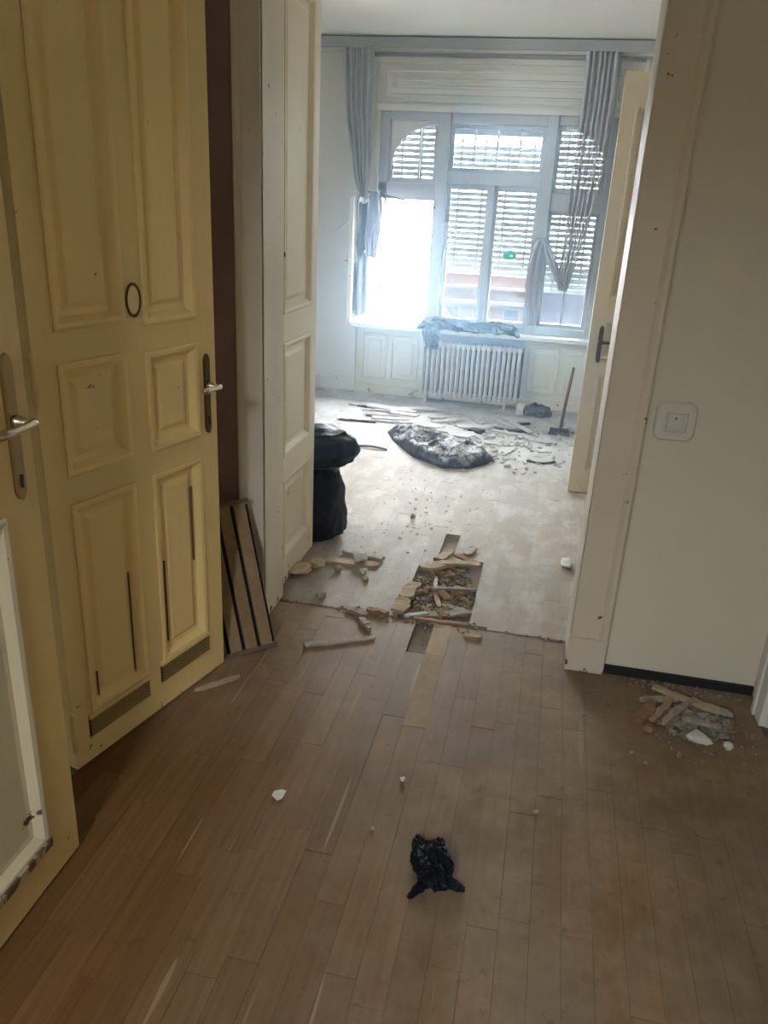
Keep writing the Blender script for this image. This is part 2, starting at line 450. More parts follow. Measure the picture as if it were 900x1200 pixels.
# ------------------------------------------------------------------ panelled door leaves (setting)
def leaf(parent, w, h, th, panels, mat, pmat, name='leaf', z0=.008, frame_in=.0, raised=True):
    """leaf in local coords: x 0..w, front face at y=0 (normal -y), back at y=th; panels = (x0,x1,z0,z1) openings"""
    xs = sorted({0, w, *[p[0] for p in panels], *[p[1] for p in panels]})
    g = G()
    # stiles and rails as full-depth bars between the openings
    for i in range(len(xs)-1):
        a, b = xs[i], xs[i+1]; c = (a+b)/2
        cuts = sorted([(p[2], p[3]) for p in panels if p[0] < c < p[1]])
        cur = z0
        for (p0, p1) in cuts:
            if p0-cur > 1e-4: g.box(a, b, 0, th, cur, p0)
            cur = p1
        if h-cur > 1e-4: g.box(a, b, 0, th, cur, h)
    bmesh.ops.remove_doubles(g.bm, verts=g.bm.verts, dist=1e-5)
    fr = ob(name, g, mat, parent)
    for (x0, x1, p0, p1) in panels:
        g = G()
        prof = [(-.006, -.005), (.0, -.007), (.010, -.005), (.017, .004), (.024, .013), (.036, .015)]
        if raised: prof += [(.040, .0145), (.052, .007), (.056, .006)]
        def ring(ins, d): return [(x0+ins, d, p0+ins), (x1-ins, d, p0+ins), (x1-ins, d, p1-ins), (x0+ins, d, p1-ins)]
        back = [(i, th-d) for i, d in reversed(prof)]
        R = [ring(-.006, th/2)] + [ring(i, d) for i, d in prof]
        g.rings(R, cap0=False, cap1=True)
        R = [ring(i, d) for i, d in back] + [ring(-.006, th/2)]
        g.rings(R, cap0=True, cap1=False)
        ob('panel', g, pmat, parent)
    return fr

def handle(parent, x, z, zb, zt, y=-.0, lev=-1, mat='dark_brass', lmat='steel', L=.10, width=.019, drop=0):
    g = G()
    pts = [(-width, zb+.02), (-width, zt-.02), (-width*.6, zt-.006), (0, zt), (width*.6, zt-.006), (width, zt-.02), (width, zb+.02), (width*.6, zb+.006), (0, zb), (-width*.6, zb+.006)]
    g.rings([[(x+a, y-.0005, b) for a, b in pts], [(x+a, y-.005, b) for a, b in pts], [(x+a*.8, y-.007, b) for a, b in [(p, q) for p, q in pts]]])
    pl = ob('handle_plate', g, mat, parent)
    g = G(); g.lathe([(.013, 0), (.013, -.012), (.009, -.016), (.008, -.042)], (x, y-.006, z), 'Y', 14)
    p0 = Vector((x, y-.048, z))
    pts = [p0 + Vector((lev*L*t, -.004*math.sin(t*3), -drop*t*t)) for t in (0, .15, .35, .55, .75, .92, 1)]
    g.tube([p0 + Vector((-lev*.006, 0, 0))] + pts, [.009, .010, .0085, .0075, .008, .0095, .010, .006], 10)
    ob('lever', g, lmat, parent, smooth=True)
    g = G(); g.lathe([(.0045, 0), (.0045, -.003)], (x, y-.007, zb+.05), 'Y', 10); g.box(x-.0022, x+.0022, y-.0102, y-.0068, zb+.028, zb+.05)
    ob('keyhole', g, 'dark', parent)
    return pl

def hinge(parent, x, z, mat='cream', y=-.008):
    g = G(); g.lathe([(.001, -.062), (.008, -.055), (.008, .055), (.010, .058), (.006, .072), (.001, .075)], (x, y, z), 'Z', 10)
    return ob('hinge', g, mat, parent, smooth=True)

# door_1: the big cream six-panel door, ajar out of the left wall
d1 = struct(em('door_1', (-1.158, 1.620, 0), math.radians(75)), 'cream six-panel door standing ajar with louvred vents at its foot')
c0, c1, c2, c3 = .074, .292, .370, .574
leaf(d1, .662, 2.20, .042, [(c0, c1, .168, .782), (c2, c3, .172, .782), (c0, c1, .868, 1.142), (c2, c3, .862, 1.132),
                          (c0, c1, 1.232, 2.06), (c2, c3, 1.215, 2.06)], 'cream', 'cream_panel')
for (a, b, zb) in ((c0-.02, c1+.005, .083), (c2-.02, c3+.012, .098)):
    v = bx('vent', 'dark', (a, b, -.0015, .004, zb, zb+.072), d1)
    g = G(); g.box(a, b, -.008, .0, zb+.062, zb+.074); g.box(a, b, -.006, 0, zb-.004, zb+.002); ob('vent_rail', g, 'cream', v)
    for k in range(5):
        z = zb + .008 + k*.0115
        g = G(); g.box(a+.003, b-.003, -.0045, .0045, -.0014, .0014, Matrix.Translation((0, -.004, z)) @ Matrix.Rotation(math.radians(32), 4, 'X'))
        ob('vent_slat', g, 'brass', v)
for (x_, za, zb) in ((c1-.036, .19, .52), (c2+.034, .22, .50), (c0+.036, .17, .27), (c3-.034, .45, .70)):   # dried panels have pulled out of their grooves
    ob('shrinkage_crack', G().box(x_-.0008, x_+.0008, .008, .0162, za, zb), 'broom_wood', d1)
handle(d1, .617, 1.005, .855, 1.10, lev=-1, L=.075, lmat='steel', width=.013)
ov = G(); ov.rings([[(.332+.026*math.cos(a)*s, y, 1.278+.044*math.sin(a)*s) for a in [2*PI*k/24 for k in range(24)]] for s, y in ((1, -.0005), (1, -.005), (.84, -.005), (.82, -.0025))], cap0=False, cap1=False)
ob('badge_ring', ov, 'dark_brass', d1)
ov = G(); ov.rings([[(.332+.026*math.cos(a)*s, y, 1.278+.044*math.sin(a)*s) for a in [2*PI*k/24 for k in range(24)]] for s, y in ((.83, -.0005), (.82, -.003), (.4, -.004))], cap0=False)
ob('badge', ov, 'cream_panel', d1)
for z in (.13, 1.12, 1.95): hinge(d1, -.006, z)
# its frame in the wall
g = G(); g.box(XL-.13, XL-.03, 1.50, 1.57, 0, 2.25); g.box(XL-.13, XL+.012, 2.30, 2.36, 0, 2.25); g.box(XL-.13, XL+.012, 1.50, 2.36, 2.25, 2.33)
struct(ob('trim_1', g, 'cream'), 'cream frame of the ajar six-panel door')

# door_2: the near leaf at the frame's left edge, swung open along the wall
d2 = struct(em('door_2', (-1.0, .70, 0), PI/2), 'near cream door leaf with chipped paint and a nickel lever handle')
leaf(d2, .67, 2.2, .042, [(.12, .555, .135, .93), (.12, .555, 1.42, 2.08)], 'brown_cream', paint('greyish_door_panel', (.62, .55, .38), amt=.66), raised=False)
g = G(); g.box(.125, .56, -.013, .004, .118, .138); ob('worn_rail', g, paint('worn_rail_paint', (.42, .34, .2), amt=.47), d2)
handle(d2, .615, 1.118, .955, 1.25, lev=-1, L=.11, mat='brass', lmat='steel', width=.017)
for z in (.2, 1.9): hinge(d2, -.006, z)
g = G()
for (a, b) in ((.62, .68), (1.36, 1.42)): g.box(XL-.13, XL+.005, a, b, 0, 2.25)
g.box(XL-.13, XL+.012, .62, 1.46, 2.25, 2.33)
struct(ob('trim_2', g, 'cream'), 'cream frame of the near door leaf')

# double doorway: linings, casings, opened leaf
tr = struct(em('trim_3'), 'grey cream casing and lining of the wide doorway')
def casing(x0, x1, parent, y=PY0, h=2.40, flip=1):
    # stepped profile extruded upward, moulding thicker at the outer edge
    prof = [(0, 0), (0, -.014), (.012, -.018), (.02, -.014), (.75, -.014), (.80, -.020), (.86, -.026), (.95, -.028), (1, -.022), (1, 0)]
    pts = []
    for t, d in prof:
        u = t if t <= .75 and t >= .1 else t
        xx = (x0 + u*(x1-x0)) if flip > 0 else (x1 - u*(x1-x0))
        pts.append((xx, y+d))
    g = G(); g.rings([[(a, b, .002) for a, b in pts], [(a, b, h) for a, b in pts]])
    return ob('casing', g, 'jamb', parent)
casing(OX1, OX1+.133, tr); casing(OX0-.092, OX0, tr, flip=-1)
g = G(); g.box(OX0-.09, OX1+.13, PY0-.026, PY0, 2.40, 2.52); ob('casing', g, 'jamb', tr)
bx('lining', 'jamb', (OX1, OX1+.02, PY0-.012, PY1+.01, .002, 2.40), tr)
bx('lining', 'jamb', (OX0-.02, OX0, PY0-.012, PY1+.01, .002, 2.40), tr)
bx('lining', 'jamb', (OX0-.02, OX1+.02, PY0-.012, PY1+.01, 2.40, 2.42), tr)
g = G(); g.box(OX1-.004, OX1+.131, PY0-.031, PY0-.0, .002, .135); ob('plinth', g, 'jamb', tr, bevel=.002)
d3 = struct(em('door_3', (-.985, 2.805, 0), PI/2), 'ivory leaf of the double door opened into the window room')
leaf(d3, .52, 2.36, .040, [(.09, .43, .13, .47), (.09, .43, .58, 1.02), (.09, .43, 1.14, 2.22)], 'ivory', 'ivory')
g = G(); g.box(-.006, .030, -.012, -.0005, .01, 2.34); ob('edge_bead', g, 'ivory', d3, bevel=.004)
for z in (.25, 1.32, 2.1): hinge(d3, -.010, z, 'ivory', -.016)

# brown boarding between casing and left wall
struct(bx('trim_4', 'maroon', (XL, OX0-.094, PY0-.012, PY0, .0, H)), 'dark brown bare strip of wall beside the left casing')
# black gap where the skirting is gone
g = G(); g.box(OX1+.136, XR-.002, PY0-.014, PY0, 0, .032); struct(ob('baseboard_middle', g, 'bitumen'), 'black strip along the foot of the cream wall')
# casing of the door in the right wall, at the frame's edge
t5 = struct(em('trim_5'), 'whitish chipped door casing at the right wall')
g = G(); g.box(XR-.022, XR, 2.40, 2.50, .002, 2.30); g.box(XR-.030, XR, 2.46, 2.485, .002, 2.30); ob('casing', g, 'white_wood', t5, bevel=.003)
g = G(); g.box(XR-.022, XR, 1.52, 1.62, .002, 2.30); g.box(XR-.022, XR, 1.52, 2.50, 2.25, 2.34); ob('casing', g, 'white_wood', t5)
d5 = struct(em('door_5', (XR+.04, 2.395, 0), -PI/2), 'closed white door of the side room')
leaf(d5, .76, 2.24, .04, [(.1, .66, .15, .8), (.1, .66, .95, 2.1)], 'white_wood', 'white_wood')

# door_4: beige door leaf standing out from the right wall of the room
d4 = struct(em('door_4', (.211, 4.56, 0)), 'beige yellowed door leaf standing open from the right wall of the window room')
leaf(d4, .634, 2.2, .042, [(.075, .53, .14, .70), (.075, .53, .80, 1.0), (.075, .53, 1.12, 2.05)], 'beige', 'beige')
handle(d4, .062, .89, .77, .975, lev=1, L=.075, mat='iron', lmat='iron', width=.013)
g = G(); g.box(XR-.015, XR+.12, 4.54, 4.60, 0, 2.25); g.box(XR-.015, XR+.12, 5.24, 5.30, 0, 2.25); g.box(XR-.015, XR+.12, 4.54, 5.30, 2.25, 2.32)
struct(ob('trim_6', g, 'white_wood'), 'white frame of the far beige door')

# ------------------------------------------------------------------ window unit
w = struct(em('window_1'), 'wide white window with arched side lights behind slatted shutters')
FY = YW - .03       # front of the fixed frame
def wbox(name, x0, x1, z0, z1, y0=None, y1=None, mat='frame_grey', parent=w, bevel=.004):
    return bx(name, mat, (x0, x1, FY if y0 is None else y0, YW+.09 if y1 is None else y1, z0, z1), parent, bevel)
# fixed frame
wbox('post', -1.02, -.925, .60, 2.192, FY-.03); wbox('post', -.205, -.125, .60, 2.192, FY-.02)
wbox('post', -1.47, -1.40, 1.565, 2.192); wbox('post', -1.56, -1.54, .60, 1.57); wbox('post', -1.424, -1.402, .60, 1.57, YW-.01, YW+.05); wbox('post', .26, .31, .60, 2.192)
wbox('transom', -1.56, -1.02, 1.565, 1.69); wbox('transom', -.925, -.205, 1.70, 1.785, FY-.015); wbox('transom', -.125, .26, 1.535, 1.665)
wbox('head_rail', -1.40, -1.02, 2.13, 2.19); wbox('head_rail', -.925, -.205, 2.12, 2.19); wbox('head_rail', -.125, .26, 2.13, 2.19)
wbox('sill_rail', -1.56, -1.02, .60, .63); wbox('sill_rail', -.925, -.205, .60, .65); wbox('sill_rail', -.125, .26, .60, .66)
def spandrel(xa, xb, zs, zt, left):
    """board filling the corner beside an arched light; the arch starts at the outer side and rises to the inner post"""
    g = G(); n = 14; arc = []
    for k in range(n+1):
        a = PI/2*k/n
        arc.append((xa + (xb-xa)*(1-math.cos(a)), zs + (zt-zs)*math.sin(a)))
    out = [(xa, zs)] + [(xa, zt+.03), (xb, zt+.03)]
    y0, y1 = YW+.0, YW+.03
    for k in range(n):
        p, q = arc[k], arc[k+1]
        c = []
        for y in (y0, y1):
            c.append([(p[0], y, p[1]), (q[0], y, q[1]), (q[0], y, zt+.03), (p[0], y, zt+.03)])
        g.rings([c[0], c[1]])
    bmesh.ops.remove_doubles(g.bm, verts=g.bm.verts, dist=1e-5)
    o = ob('arch_board', g, 'white_wood', w)
    g = G(); m = 1 if xb > xa else -1
    g.tube([(p, YW-.002, q) for p, q in [(arc[0][0], zs-.02)] + arc], .012, 6); ob('arch_moulding', g, 'white_wood', w, smooth=True)
spandrel(-1.385, -1.01, 1.80, 2.115, True)
spandrel(.262, -.07, 1.84, 2.115, False)
# sashes with glass
def sash(x0, x1, z0, z1, bars=(), parent=w, y=YW+.01, fw=.032, mat='frame_grey'):
    g = G(); a, b = y, y+.035
    g.box(x0, x0+fw, a, b, z0, z1); g.box(x1-fw, x1, a, b, z0, z1); g.box(x0+fw, x1-fw, a, b, z0, z0+fw); g.box(x0+fw, x1-fw, a, b, z1-fw, z1)
    s = ob('sash', g, mat, parent, bevel=.003)
    for t in bars:
        xx = x0 + (x1-x0)*t; ob('glazing_bar', G().box(xx-.008, xx+.008, a+.004, b-.004, z0+fw, z1-fw), mat, s)
    bx('pane', 'glass', (x0+fw-.004, x1-fw+.004, y+.016, y+.019, z0+fw-.004, z1-fw+.004), s)
    return s
sash(-.925, -.585, .65, 1.70); s_r = sash(-.555, -.205, .65, 1.70)
wbox('centre_bead', -.600, -.550, .65, 1.70, FY, YW+.05)
sash(-.925, -.205, 1.785, 2.12, (.26, .5, .74)); sash(-1.40, -1.02, 1.69, 2.13, (.62,)); sash(-.125, .26, 1.665, 2.13, (.5,)); sash(-.125, .26, .66, 1.535, (.5,), fw=.03)
# the open left sash, hinged at the outer post, and its cloth
os_ = ob('open_sash', G().box(0, .03, 0, .035, 0, .93).box(.35, .38, 0, .035, 0, .93).box(.03, .35, 0, .035, 0, .03).box(.03, .35, 0, .035, .90, .93), 'white_wood', w, loc=(-1.545, 6.60, .635), rot=(0, 0, math.radians(262)))
bx('pane', 'glass', (.028, .352, .016, .019, .028, .902), os_)
g = G(); g.box(.352, .372, -.006, .0, .42, .52); g.box(.357, .367, -.03, -.006, .465, .475); ob('latch', g, 'brass', os_)
g = G(); g.tube([(-1.55, 6.55, 1.612), (-1.37, 6.56, 1.585), (-1.2, 6.57, 1.55), (-1.0, 6.585, 1.515)], .006, 6); ob('stay_rod', g, 'iron', w)
# shutters: wooden slats outside the glass, on tapes
sl_proto = {}
def shutter(x0, x1, z0, z1, taper=(), pitch=.042):
    sh = ob('shutter', G().box(x0-.03, x0-.005, YW+.118, YW+.145, z0, z1).box(x1+.005, x1+.03, YW+.118, YW+.145, z0, z1), 'shutter', w)
    for t in taper:
        xx = x0 + (x1-x0)*t; ob('tape', G().box(xx-.009, xx+.009, YW+.112, YW+.117, z0, z1), 'shutter', sh)
    key = round(x1-x0, 3)
    n = int((z1-z0)/pitch)
    for k in range(n):
        z = z0 + .012 + k*pitch
        if key not in sl_proto:
            o = ob('slat', G().rings([[(sx, yy, zz) for yy, zz in ((-.004, -.0165), (.004, -.0165), (.006, 0), (.004, .0165), (-.004, .0165), (-.006, 0))] for sx in (-(x1-x0)/2-.01, (x1-x0)/2+.01)]), 'shutter', sh)
            sl_proto[key] = o
        else: o = dup(sl_proto[key], sh)
        o.location = ((x0+x1)/2, YW+.13, z + random.uniform(-.0015, .0015)); o.rotation_euler = (math.radians(random.uniform(1, 6)), 0, random.uniform(-.004, .004))
    return sh
shutter(-1.47, -1.0, 1.62, 2.17, (.33, .66))
shutter(-.935, -.195, 1.03, 2.03, (.12, .37, .62, .88)); shutter(-.14, .28, .925, 2.17, (.25, .5, .75))
bx('shutter_roll', 'shutter', (-.95, -.18, YW+.10, YW+.16, 2.055, 2.17), w)
# stickers on the right centre pane
g = G(); g.lathe([(.001, 0), (.046, 0), (.050, -.001), (.046, -.003), (.001, -.003)], (0, 0, 0), 'Y', 24)
stk = ob('sticker', g, 'green', w, loc=(-.392, YW+.0255, 1.197)); stk.scale = (1.1, 1, .82)
g = G(); g.box(.002, .026, -.0045, -.003, -.018, .004); ob('sticker_mark', g, 'white_mark', stk)
# boxing round the window: side boards, panelled head
g = G()
g.box(-1.60, -1.50, YW-.055, YW, 1.57, 2.55); g.box(-1.60, -1.56, YW-.055, YW, .60, 1.57); g.box(-1.625, -1.60, YW-.075, YW, .05, 2.56); g.box(-1.50, -1.47, YW-.07, YW, 1.57, 2.24)
g.box(.31, .34, YW-.07, YW, .60, 2.24); g.box(.34, .43, YW-.055, YW, .60, 2.55); g.box(.43, .455, YW-.075, YW, .05, 2.56)
ob('side_board', g, 'white_wood', w, bevel=.004)
g = G(); g.box(-1.50, .34, YW-.05, YW, 2.19, 2.55); g.box(-1.50, .34, YW-.085, YW-.05, 2.19, 2.235); g.box(-1.50, .34, YW-.066, YW-.05, 2.25, 2.262)
g.box(-1.50, .34, YW-.075, YW-.05, 2.51, 2.55)
ob('head_board', g, 'white_wood', w, bevel=.004)
for (a, b, p, q) in ((-1.44, .10, 2.285, 2.475), (.15, .30, 2.285, 2.475)):
    g = G(); R = []
    for ins, d in ((0, 0), (0, -.016), (.014, -.016), (.022, -.004), (.06, -.004), (.066, -.014), (.078, -.014), (.085, -.006)):
        R.append([(a+ins, YW-.05+d, p+ins), (b-ins, YW-.05+d, p+ins), (b-ins, YW-.05+d, q-ins), (a+ins, YW-.05+d, q-ins)])
    ob('head_panel', G().rings(R), 'white_wood', w)
# sill board
bx('sill', 'white_wood', (-1.62, .45, YW-.16, YW, .565, .60), w, .006)
# panelled apron under the window
ap = struct(ob('trim_7', G().box(-1.60, .43, YW-.03, YW, 0, .565).box(-1.60, .43, YW-.05, YW-.03, 0, .07), 'apron'), 'pale panelled apron under the window')
bx('fin_shade', 'dark', (-1.03, -.19, YW-.034, YW-.029, .0, .56), ap)  # dark sheet stands for the shade between the radiator fins
for (a, b) in ((-1.55, -1.33), (-1.30, -1.06), (-.16, .10), (.14, .39)):
    R = [[(a+i, YW-.03+d, .12+i), (b-i, YW-.03+d, .12+i), (b-i, YW-.03+d, .51-i), (a+i, YW-.03+d, .51-i)] for i, d in ((0, 0), (0, -.012), (.012, -.014), (.022, -.003), (.045, -.003), (.06, -.009))]
    ob('panel', G().rings(R), 'apron', ap)
struct(bx('baseboard_back', 'white_wood', (-2.74, -1.63, YW-.02, YW, 0, .11)), 'white skirting of the window wall')
# pelmet / curtain board under the ceiling
pm = thing(em('curtain_board', (-.6, 6.47, 2.58)), 'long grey curtain board under the ceiling above the window', 'curtain rail')
ob('board', G().box(-1.6, 1.16, -.05, -.03, .0, .07).box(-1.6, 1.16, -.03, .17, .055, .07), 'shutter', pm, bevel=.003)
ob('rail', G().box(-1.58, 1.12, .0, .014, .038, .055), 'white_wood', pm)
ob('end_bracket', G().box(1.10, 1.16, -.052, .17, -.03, .0), 'shutter', pm)
ob('cornice_strip', G().box(-1.6, 1.40, .10, .17, .0, .07), 'white_wood', pm)

# ------------------------------------------------------------------ outside
o = struct(bx('ground', 'street', (-60, 60, 7.2, 90, -4.2, -4.0)), 'pale street outside the window')
struct(bx('wall_sky_screen', 'dark_render', (-9, 9, -5.0, -4.5, -4, 3.05)), 'unseen wall added outside the end window to cut off the low sky')  # added to block low sky, so the hall light falls downward
struct(ob('wall_facade', G().box(-30, 30, YW, YW+.25, H+.15, 18).box(-30, -2.85, YW, YW+.25, -4, H+.15).box(2.5, 30, YW, YW+.25, -4, H+.15), 'dark_render'), 'unseen outer face of the house, built high to shade the opposite building')  # house wall raised to keep sky light off the facade opposite
bd = thing(em('opposite_building', (0, 18, -4)), 'pinkish brick building seen low through the centre panes', 'building')
ob('facade', G().box(-2.7, -.45, 0, 5, 0, 4.15), 'facade', bd)
ob('string_course', G().box(-2.75, -.45, -.08, 0, 3.55, 3.62).box(-2.75, -.45, -.08, 0, 3.86, 3.92), 'street', bd)
ob('annex', G().box(-.45, 8, 0, 5, 0, 3.1), 'facade', bd)
ob('roof', G().rings([[(-.45, -.3, 3.05), (-.45, 5, 3.05), (-.45, 5, 4.1), (-.45, 1.2, 4.0)], [(8, -.3, 3.05), (8, 5, 3.05), (8, 5, 4.1), (8, 1.2, 4.0)]]), 'slate', bd)
for k in range(3):
    f = ob('window', G().box(-2.4+k*.66, -2.02+k*.66, -.03, .02, 3.0, 3.5), 'street', bd); ob('pane', G().box(-2.36+k*.66, -2.06+k*.66, -.035, -.03, 3.04, 3.46), 'slate', f)

# ------------------------------------------------------------------ radiator
rd = thing(em('radiator', (-.61, 6.50, 0)), 'white cast iron radiator with narrow columns under the window', 'radiator')
NF = 20; pitch = .82/NF
for k in range(NF):
    if k == 0:
        g = G()
        for yy in (-.04, .0, .04):
            g.tube([(0, yy, .075), (0, yy, .10), (0, yy, .45), (0, yy, .475)], [.010, .0135, .0135, .010], 8)
        g.box(-.004, .004, -.045, .045, .07, .48); g.box(-.0155, .0155, -.052, .052, .052, .088); g.box(-.0155, .0155, -.052, .052, .462, .502)
        fin0 = ob('fin', g, 'radiator', rd, bevel=.006); f = fin0
    else: f = dup(fin0, rd)
    f.location = (-.41 + (k+.5)*pitch, 0, 0)
for k in (1, NF-3):
    xx = -.41 + (k+.5)*pitch
    ob('foot', G().rings([[(xx+a*.010, b*.05, z) for a, b in ((-1, -1), (1, -1), (1, 1), (-1, 1))] for z in (.0, .02, .06)]), 'radiator', rd)
ob('pipe', G().tube([(-.41, 0, .075), (-.46, 0, .075), (-.47, .03, .05), (-.47, .05, .0)], .011, 8), 'radiator', rd, smooth=True)
ob('valve', G().lathe([(.012, -.03), (.018, -.025), (.018, .01), (.010, .015)], (-.455, 0, .48), 'X', 10), 'white_wood', rd)
ob('hub', G().tube([(-.41, 0, .482), (.41, 0, .482)], .016, 8).tube([(-.41, 0, .07), (.41, 0, .07)], .016, 8), 'radiator', rd)

# ------------------------------------------------------------------ cloths and curtains
def ribbon(name, path, widths, folds, mat, depth=.03, seed=0, nu=34, yoff=0.0, flare=0):
    """hanging gathered cloth: centre line path (points), half-widths, folded in y"""
    P = [Vector(p) for p in path]; n = len(P)-1
    def at(v):
        t = v*n; i = min(int(t), n-1); f = t-i
        p0, p1, p2, p3 = P[max(i-1, 0)], P[i], P[i+1], P[min(i+2, n)]
        c = .5*((2*p1) + (p2-p0)*f + (2*p0-5*p1+4*p2-p3)*f*f + (3*p1-p0-3*p2+p3)*f**3)
        wd = widths[i]*(1-f) + widths[i+1]*f
        tg = (p2-p1).normalized()
        return c, wd, tg
    def fn(u, v):
        c, wd, tg = at(v)
        side = Vector((0, 1, 0)).cross(tg).normalized()
        s = 2*u-1
        k = s*wd*(1+.12*nz((s*3, v*4, seed)))
        y = depth*math.sin(u*folds*2*PI + 1.6*nz((u*2, v*3, seed)))*(.5+.5*min(1, wd/.08)) + .02*nz((u*4, v*6, seed), 1, 3)
        return c + side*k + Vector((0, y+yoff, 0))
    return G().sheet(fn, nu, 30)
lc = thing(em('curtain', (-1.62, 6.45, 0)), 'left sheer curtain gathered and hanging beside the open sash', 'curtain')
g = ribbon('c', [(.0, 0, 2.60), (.01, 0, 2.2), (.035, -.01, 1.95), (.06, -.02, 1.72), (.09, -.04, 1.52)], [.115, .10, .085, .06, .012], 5, 'sheer', seed=1)
ob('fabric', g, 'sheer', lc, smooth=True)
ob('fabric_tail', G().tube([(.05, -.03, 1.50), (-.02, -.05, 1.42), (-.06, -.06, 1.36), (-.13, -.06, 1.31)], [.012, .008, .008, .003], 6), 'white_cloth', lc, smooth=True)
for i in range(5): ob('hook', G().tube([(-.09+i*.045, 0, 2.585), (-.09+i*.045, 0, 2.62)], .005, 6), 'iron', lc)
lk = ob('sash_cloth', ribbon('c', [(-1.465, 6.53, 1.615), (-1.47, 6.53, 1.45), (-1.485, 6.53, 1.28), (-1.48, 6.53, 1.12)], [.045, .060, .062, .035], 2.2, 'cloth', seed=4, depth=.02), 'cloth', smooth=True)
thing(lk, 'grey cloth hanging over the top of the open window sash', 'cloth')
lk2 = ob('sash_rag', ribbon('c', [(-1.56, 6.27, 1.60), (-1.565, 6.26, 1.45), (-1.575, 6.26, 1.25), (-1.565, 6.26, 1.09)], [.03, .035, .03, .035], 1.6, 'white_cloth', seed=6, depth=.015), 'white_cloth', smooth=True)
thing(lk2, 'white rag hanging at the free edge of the open sash', 'cloth')
rc = thing(em('curtain', (.10, 6.45, 0)), 'right sheer curtain twisted and knotted in front of the arched light', 'curtain')
ob('fabric', ribbon('c', [(.03, 0, 2.60), (.035, 0, 2.2), (.02, 0, 1.80), (-.005, 0, 1.40), (-.04, -.01, 1.12), (-.055, -.02, .975)], [.12, .115, .12, .075, .055, .035], 6, 'sheer', seed=9), 'sheer', rc, smooth=True)
ob('fabric_loop', ribbon('c', [(-.05, -.03, 1.0), (-.13, -.03, 1.13), (-.20, -.03, 1.27), (-.245, -.03, 1.335), (-.275, -.03, 1.22), (-.275, -.03, 1.0), (-.255, -.03, .70)], [.03, .032, .035, .038, .050, .062, .05], 2.4, 'sheer', seed=12, depth=.02, nu=20), sheer('sheer_double', (.45, .48, .53), .99, .012), rc, smooth=True)
for i in range(6): ob('hook', G().tube([(-.07+i*.04, 0, 2.585), (-.07+i*.04, 0, 2.62)], .005, 6), 'iron', rc)
cb = ob('cable', G().tube([(-.89, 6.58, 1.42), (-.895, 6.57, 1.25), (-.905, 6.56, 1.05), (-.90, 6.55, .88), (-.86, 6.54, .77), (-.80, 6.53, .69), (-.74, 6.52, .64)], .010, 8), 'white_cloth', smooth=True)
thing(cb, 'white cord curving down the window post onto the dark heap', 'cord')

# dark film heaped on the sill above the radiator
def heap(path, rad, seed, n=26, m=40, flat=.6):
    P = [Vector(p) for p in path]; k = len(P)-1
    rings = []
    for j in range(m+1):
        t = j/m*k; i = min(int(t), k-1); f = t-i; c = P[i].lerp(P[i+1], f); r = rad[i]*(1-f)+rad[i+1]*f
        ring = []
        for a in range(n):
            th = 2*PI*a/n; d = Vector((0, math.cos(th), math.sin(th)*flat))
            q = c + d*r
            rr = 1 + .55*noise.turbulence(q*14 + Vector((seed, 0, 0)), 3, True) - .25
            ring.append(c + d*r*rr + Vector((.025*nz(q, 16, seed), 0, 0)))
        rings.append(ring)
    return G().rings(rings)
sh_ = thing(em('plastic_sheet', (-.64, 6.52, .60)), 'dark blue plastic sheet heaped along the sill above the radiator', 'plastic sheet')
ob('sheet', heap([(-.43, -.03, .0), (-.36, -.02, .045), (-.22, -.02, .05), (0, -.01, .035), (.2, -.01, .045), (.34, -.02, .035), (.41, -.02, -.01)], [.015, .075, .085, .065, .075, .065, .012], 3), 'navy_cloth', sh_, smooth=False)
ob('hanging_flap', ribbon('c', [(-.30, -.09, .04), (-.30, -.12, -.02), (-.285, -.115, -.08), (-.28, -.11, -.15)], [.06, .07, .06, .05], 2.5, 'navy_cloth', seed=2, depth=.012, nu=16), 'navy_cloth', sh_, smooth=True)

# ------------------------------------------------------------------ bin bags
def bag(name, prof, seed, mat, wr=.05, squash=(1, 1, 1), lean=(0, 0), n=72, m=56):
    g = G(); rings = []
    zs = [p[1] for p in prof]
    for j in range(m+1):
        t = j/m*(len(prof)-1); i = min(int(t), len(prof)-2); f = t-i; f2 = f*f*(3-2*f)
        r = prof[i][0]*(1-f2)+prof[i+1][0]*f2; z = prof[i][1]*(1-f)+prof[i+1][1]*f
        ring = []
        for a in range(n):
            th = 2*PI*a/n
            c, s_ = math.cos(th), math.sin(th)
            q = Vector((c*r, s_*r, z))
            ridg = 1 - abs(noise.noise(Vector((c*2.2, s_*2.2, z*9+seed))))*2
            ridg2 = 1 - abs(noise.noise(Vector((c*5+seed, s_*5, z*14))))*2
            k = 1 + wr*1.6*(ridg-.6) + wr*.8*(ridg2-.6) + .10*nz((c, s_, z*3), 1.3, seed)
            zz = max(0.001, z + .012*nz(q, 12, seed))
            ring.append((c*r*k*squash[0]+lean[0]*z, s_*r*k*squash[1]+lean[1]*z, zz*squash[2]))
        rings.append(ring)
    return g.rings(rings)
b1 = ob('bin_bag', bag('b', [(.02, .002), (.135, .004), (.165, .03), (.165, .14), (.155, .26), (.13, .33), (.06, .37), (.01, .385)], 3, 'bag'), 'bag', smooth=True, loc=(-1.045, 3.50, .0))
thing(b1, 'black bin bag standing upright on the floor behind the ivory door leaf', 'bin bag', 'stacked black bin bags')
b2 = ob('bin_bag', bag('b', [(.02, .0), (.13, .003), (.19, .035), (.21, .09), (.195, .15), (.14, .195), (.07, .21), (.02, .215)], 11, 'bag', wr=.03, squash=(1.0, .8, .86)), 'bag', smooth=True, loc=(-1.03, 3.50, .36))
thing(b2, 'bulging black bin bag lying on top of the upright one', 'bin bag', 'stacked black bin bags')

